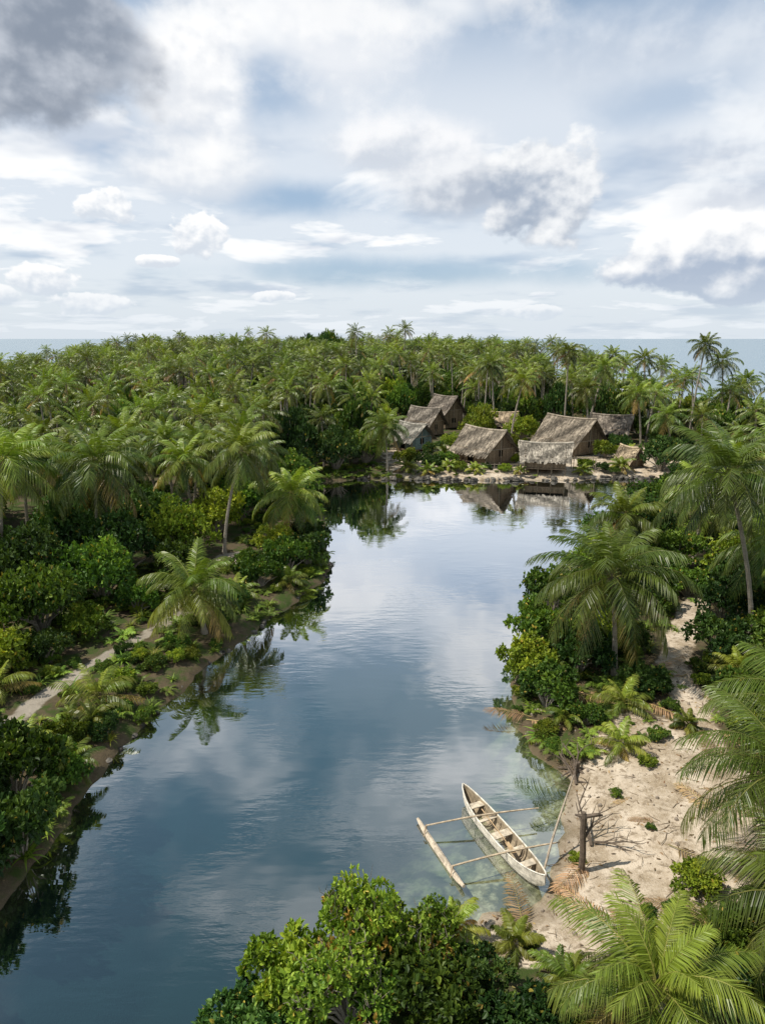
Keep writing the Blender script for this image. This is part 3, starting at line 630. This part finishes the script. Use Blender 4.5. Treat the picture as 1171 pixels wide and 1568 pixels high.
def worldobj(name,fn,loc0):
    mb=MB(); fn(mb); return mb.obj(name,[M_WOOD],loc=loc0)
DK=(.13,.10,.075)
g0=H(6.05,17.5)
worldobj('mooring_post',lambda b:(b.tube([(0,0,-.4),(.02,0,.6),(-.03,.02,1.4),(-.04,0,1.95),(-.06,0,2.1)],[.12,.10,.095,.10,.06],DK,0,8),
  b.tube([(-.3,.05,1.98),(-.05,0,1.95),(.35,-.04,2.05),(.5,0,2.0)],[.03,.07,.06,.03],DK,0,6),b.tube([(.02,0,1.2),(.25,.1,1.55),(.3,.12,1.85)],[.05,.04,.02],DK,0,5)),(6.05,17.5,g0))
worldobj('leaning_pole',lambda b:b.tube([(0,0,-.1),(.35,.5,.75),(.75,.95,1.6),(1.15,1.35,2.5)],[.035,.04,.034,.02],(.42,.35,.27),0,6),(4.95,17.7,H(4.95,17.7)))
def driftwood(b):
    def br(p,d,l,r,n):
        p=Vector(p); d=Vector(d).normalized(); pts=[p]; 
        for i in range(4): d=(d+Vector((U(-.3,.3),U(-.3,.3),U(-.25,.2)))).normalized(); p=p+d*l/4; pts.append(p)
        b.tube(pts,[r,r*.85,r*.7,r*.5,r*.25],DK,0,5)
        if n:
            for i in(1,2,3): br(pts[i],d+Vector((U(-1,1),U(-1,1),U(-.3,.6))),l*.6,r*.55,n-1)
    br((0,0,.05),(.3,1,.8),1.7,.055,2); br((.1,.1,.1),(1,-.3,.3),1.2,.045,2); br((0,.2,.1),(-.2,1,.4),1.2,.04,1)
worldobj('driftwood_branch',driftwood,(6.7,18.6,H(6.7,18.6)))
worldobj('driftwood_branch',driftwood,(7.1,21.8,H(7.1,21.8)))
def stump(b):
    b.tube([(0,0,-.2),(0,0,.15),(.03,0,.4)],[.2,.14,.11],DK,0,8)
    for i in range(7):
        a=i*.9; b.tube([(0,0,.15),(math.cos(a)*.3,math.sin(a)*.3,.06),(math.cos(a)*.7,math.sin(a)*.65,-.04)],[.08,.05,.02],DK,0,5)
worldobj('tree_stump',stump,(7.3,22.6,H(7.3,22.6)))

# ------------------------------------------------------------ sky, sun
sunv=Vector((-.50,-.12,.86)).normalized()
el=math.asin(sunv.z); azs=math.atan2(sunv.x,sunv.y)
W=bpy.data.worlds.new('World'); S.world=W; W.use_nodes=True; t=NT(W.node_tree); t.n.clear()
try: W.cycles.sampling_method='NONE'   # bright even cloud cover: no importance map needed
except Exception as ex: print(ex)
out=t.new('ShaderNodeOutputWorld'); bg=t.new('ShaderNodeBackground'); bg.inputs[1].default_value=.1
sky=t.new('ShaderNodeTexSky',sky_type='NISHITA'); sky.sun_disc=False; sky.sun_elevation=el; sky.sun_rotation=azs; sky.air_density=1; sky.dust_density=.6
dirv=t.new('ShaderNodeTexCoord').outputs['Generated']; dx,dy,dz=t.sep(dirv)
az=t.m('ARCTAN2',dx,dy); elv=t.m('ARCSINE',dz)
zz=t.m('ADD',t.m('ABSOLUTE',dz),.13)
pl=t.comb(t.m('DIVIDE',dx,zz),t.m('DIVIDE',dy,zz),0.0)
nA=t.noise(pl,1.0,5,.58,dist=.3); nB=t.noise(t.vadd(pl,(7,3,0)),1.2,4,.55)
ae=t.comb(az,t.m('MULTIPLY',elv,1.25),.3)
puff=t.noise(ae,7,6,.55); puffS=t.noise(t.vadd(ae,(-.016,.026,0)),7,4,.55)
fine=t.noise(ae,30,4,.55); fineS=t.noise(t.vadd(ae,(-.005,.009,0)),30,3,.55)
embL=t.m('MULTIPLY',t.m('SUBTRACT',puff,puffS),4.4); embS=t.m('MULTIPLY',t.m('SUBTRACT',fine,fineS),3.5)
emb=t.m('ADD',embL,t.m('MULTIPLY',embS,.25))
nL=t.m('SUBTRACT',t.m('ADD',t.m('MULTIPLY',puff,.85),t.m('MULTIPLY',fine,.15)),.5)
nS=t.m('SUBTRACT',t.m('ADD',t.m('MULTIPLY',puff,.35),t.m('MULTIPLY',fine,.65)),.5)
def Dg(a): return math.radians(a)
def blob(a0,e0,w,h,amp=2.2,inner=.5,outer=1.1,nz=None):
    u=t.m('DIVIDE',t.m('SUBTRACT',az,Dg(a0)),Dg(w)); v=t.m('DIVIDE',t.m('SUBTRACT',elv,Dg(e0)),Dg(h))
    r=t.m('SQRT',t.m('ADD',t.m('MULTIPLY',u,u),t.m('MULTIPLY',v,v)))
    r=t.m('SUBTRACT',r,t.m('MULTIPLY',nL if nz is None else nz,amp))
    return t.mr(r,outer,inner),v
base=t.mix(t.mr(elv,Dg(32),Dg(16),.35,.55),sky.outputs[0],(3.5,5.3,7.6))
base=t.mix(t.mr(elv,Dg(20),Dg(30),0,.75),base,(1.2,2.4,3.1))
gap,_=blob(-1,29.5,15,6,1.8,.4,1.3); gap2,_=blob(-8,10.4,10,1.5,1.6,.2,1.3); gap3,_=blob(2,5.0,17,1.3,1.6,.2,1.3); gap4,_=blob(-8,17.5,4.5,2.6,2.0,.3,1.3); gap5,_=blob(21,16,6,2.0,2.0,.3,1.3)
cov=t.mr(nA,.43,.60); cov=t.m('MAXIMUM',cov,t.mr(elv,Dg(26),Dg(15),0,.60))
for g,k in((gap,.85),(gap2,.85),(gap3,.8),(gap4,.65),(gap5,.5)): cov=t.m('MULTIPLY',cov,t.m('SUBTRACT',1.0,t.m('MULTIPLY',g,k)))
cc=t.mix(t.mr(nB,.50,.70),(10.2,10.3,10.4),(6.0,6.7,7.8))
colr=t.mix(cov,base,cc)
def cloud(colr,b,light,dark,g=.45,e=1.0,op=1.0,em=None,lo=-.6,hi=.55):
    m,v=b; f=t.mr(t.m('ADD',t.m('MULTIPLY',v,g),t.m('MULTIPLY',emb if em is None else em,e)),lo,hi)
    return t.mix(t.m('MULTIPLY',m,op),colr,t.mix(f,dark,light))
colr=cloud(colr,blob(9.5,25.5,5.5,4.0,2.2,.4,1.2),(9.8,9.8,9.8),(8.0,8.3,8.8))
colr=cloud(colr,blob(-2,20,8,4.5,2.2,.3,1.2),(10.2,10.2,10.2),(8.4,8.7,9.2),op=.85)
colr=cloud(colr,blob(-14,19,5,6.5,2.2,.3,1.15),(10.4,10.4,10.4),(8.0,8.3,8.8),op=.95)
colr=cloud(colr,blob(-14,11.5,7,2.5,2.2,.3,1.2),(10.2,10.2,10.2),(7.7,8.1,8.7),op=.8)
colr=cloud(colr,blob(-26,19.5,10.5,6.5,2.0,.6,1.0),(5.8,6.2,6.9),(2.6,3.05,3.8),.2,1.0,.96,lo=-.5,hi=.9)
colr=cloud(colr,blob(20,19,9,3,2.2,.2,1.3),(8.8,9.1,9.5),(5.4,6.1,7.2),.4,.9,.5)
colr=cloud(colr,blob(2,13.5,8,3.0,2.2,.35,1.1),(10,10,10.1),(6.4,6.9,7.7),.5,.9,.85)
colr=cloud(colr,blob(6.5,10.8,7.5,2.3,2.0,.4,1.05),(9.0,9.2,9.5),(4.2,4.8,5.8),.5,.9,.85)
colr=cloud(colr,blob(12.2,10.6,5.2,4.4,1.9,.82,.97),(9.8,9.9,10.0),(3.9,4.6,5.7),.6,1.0,.95)
colr=cloud(colr,blob(26,12,7,5,2.2,.3,1.2),(8.6,9.0,9.5),(4.9,5.6,6.8),.5,.9,.75)
colr=cloud(colr,blob(25.5,5.6,8.5,3.4,1.9,.83,.98),(10.3,10.3,10.3),(4.2,5.0,6.3),.75,.9,.95,lo=-.5,hi=.5)
for a,e,w,h in[(-14,7.5,2.4,2.0),(-20.4,9.2,2.4,1.3),(-25.2,4.1,2.8,1.3),(-22.2,2.5,3.4,1.0),(-28.5,3,2,.8),(12,1.9,3,.6),(-17,5.6,1.8,.5),(-9,3.2,2.2,.5)]:
    colr=cloud(colr,blob(a,e,w,h,2.4,.80,.98,nS),(10.4,10.4,10.4),(6.9,7.5,8.3),.7,.8,.95,embS)
colr=t.mix(t.mr(elv,Dg(5.5),Dg(.3),0,.6),colr,(6.9,7.7,8.5))
colr=t.mix(t.mr(elv,Dg(46),Dg(60),0,.85),colr,(2.0,2.9,4.3))  # overhead sky out of view, darkened to lower ambient light and raise contrast
t.l.new(colr,bg.inputs[0]); t.l.new(bg.outputs[0],out.inputs[0])
sl=bpy.data.lights.new('sun','SUN'); sl.energy=5.0; sl.angle=math.radians(.6); sl.color=(1,.94,.83)
so=link(bpy.data.objects.new('sun',sl)); so.rotation_euler=sunv.to_track_quat('Z','Y').to_euler(); so.location=(0,0,50)

cam=bpy.data.cameras.new('camera'); co=link(bpy.data.objects.new('camera',cam)); S.camera=co
co.location=(0,0,16); co.rotation_euler=(math.radians(90-14.3),0,0)
cam.sensor_fit='VERTICAL'; cam.sensor_height=36; cam.lens=24; cam.clip_end=40000
print('palms',len(pp),'trees',len(bb),'under',len(ux))
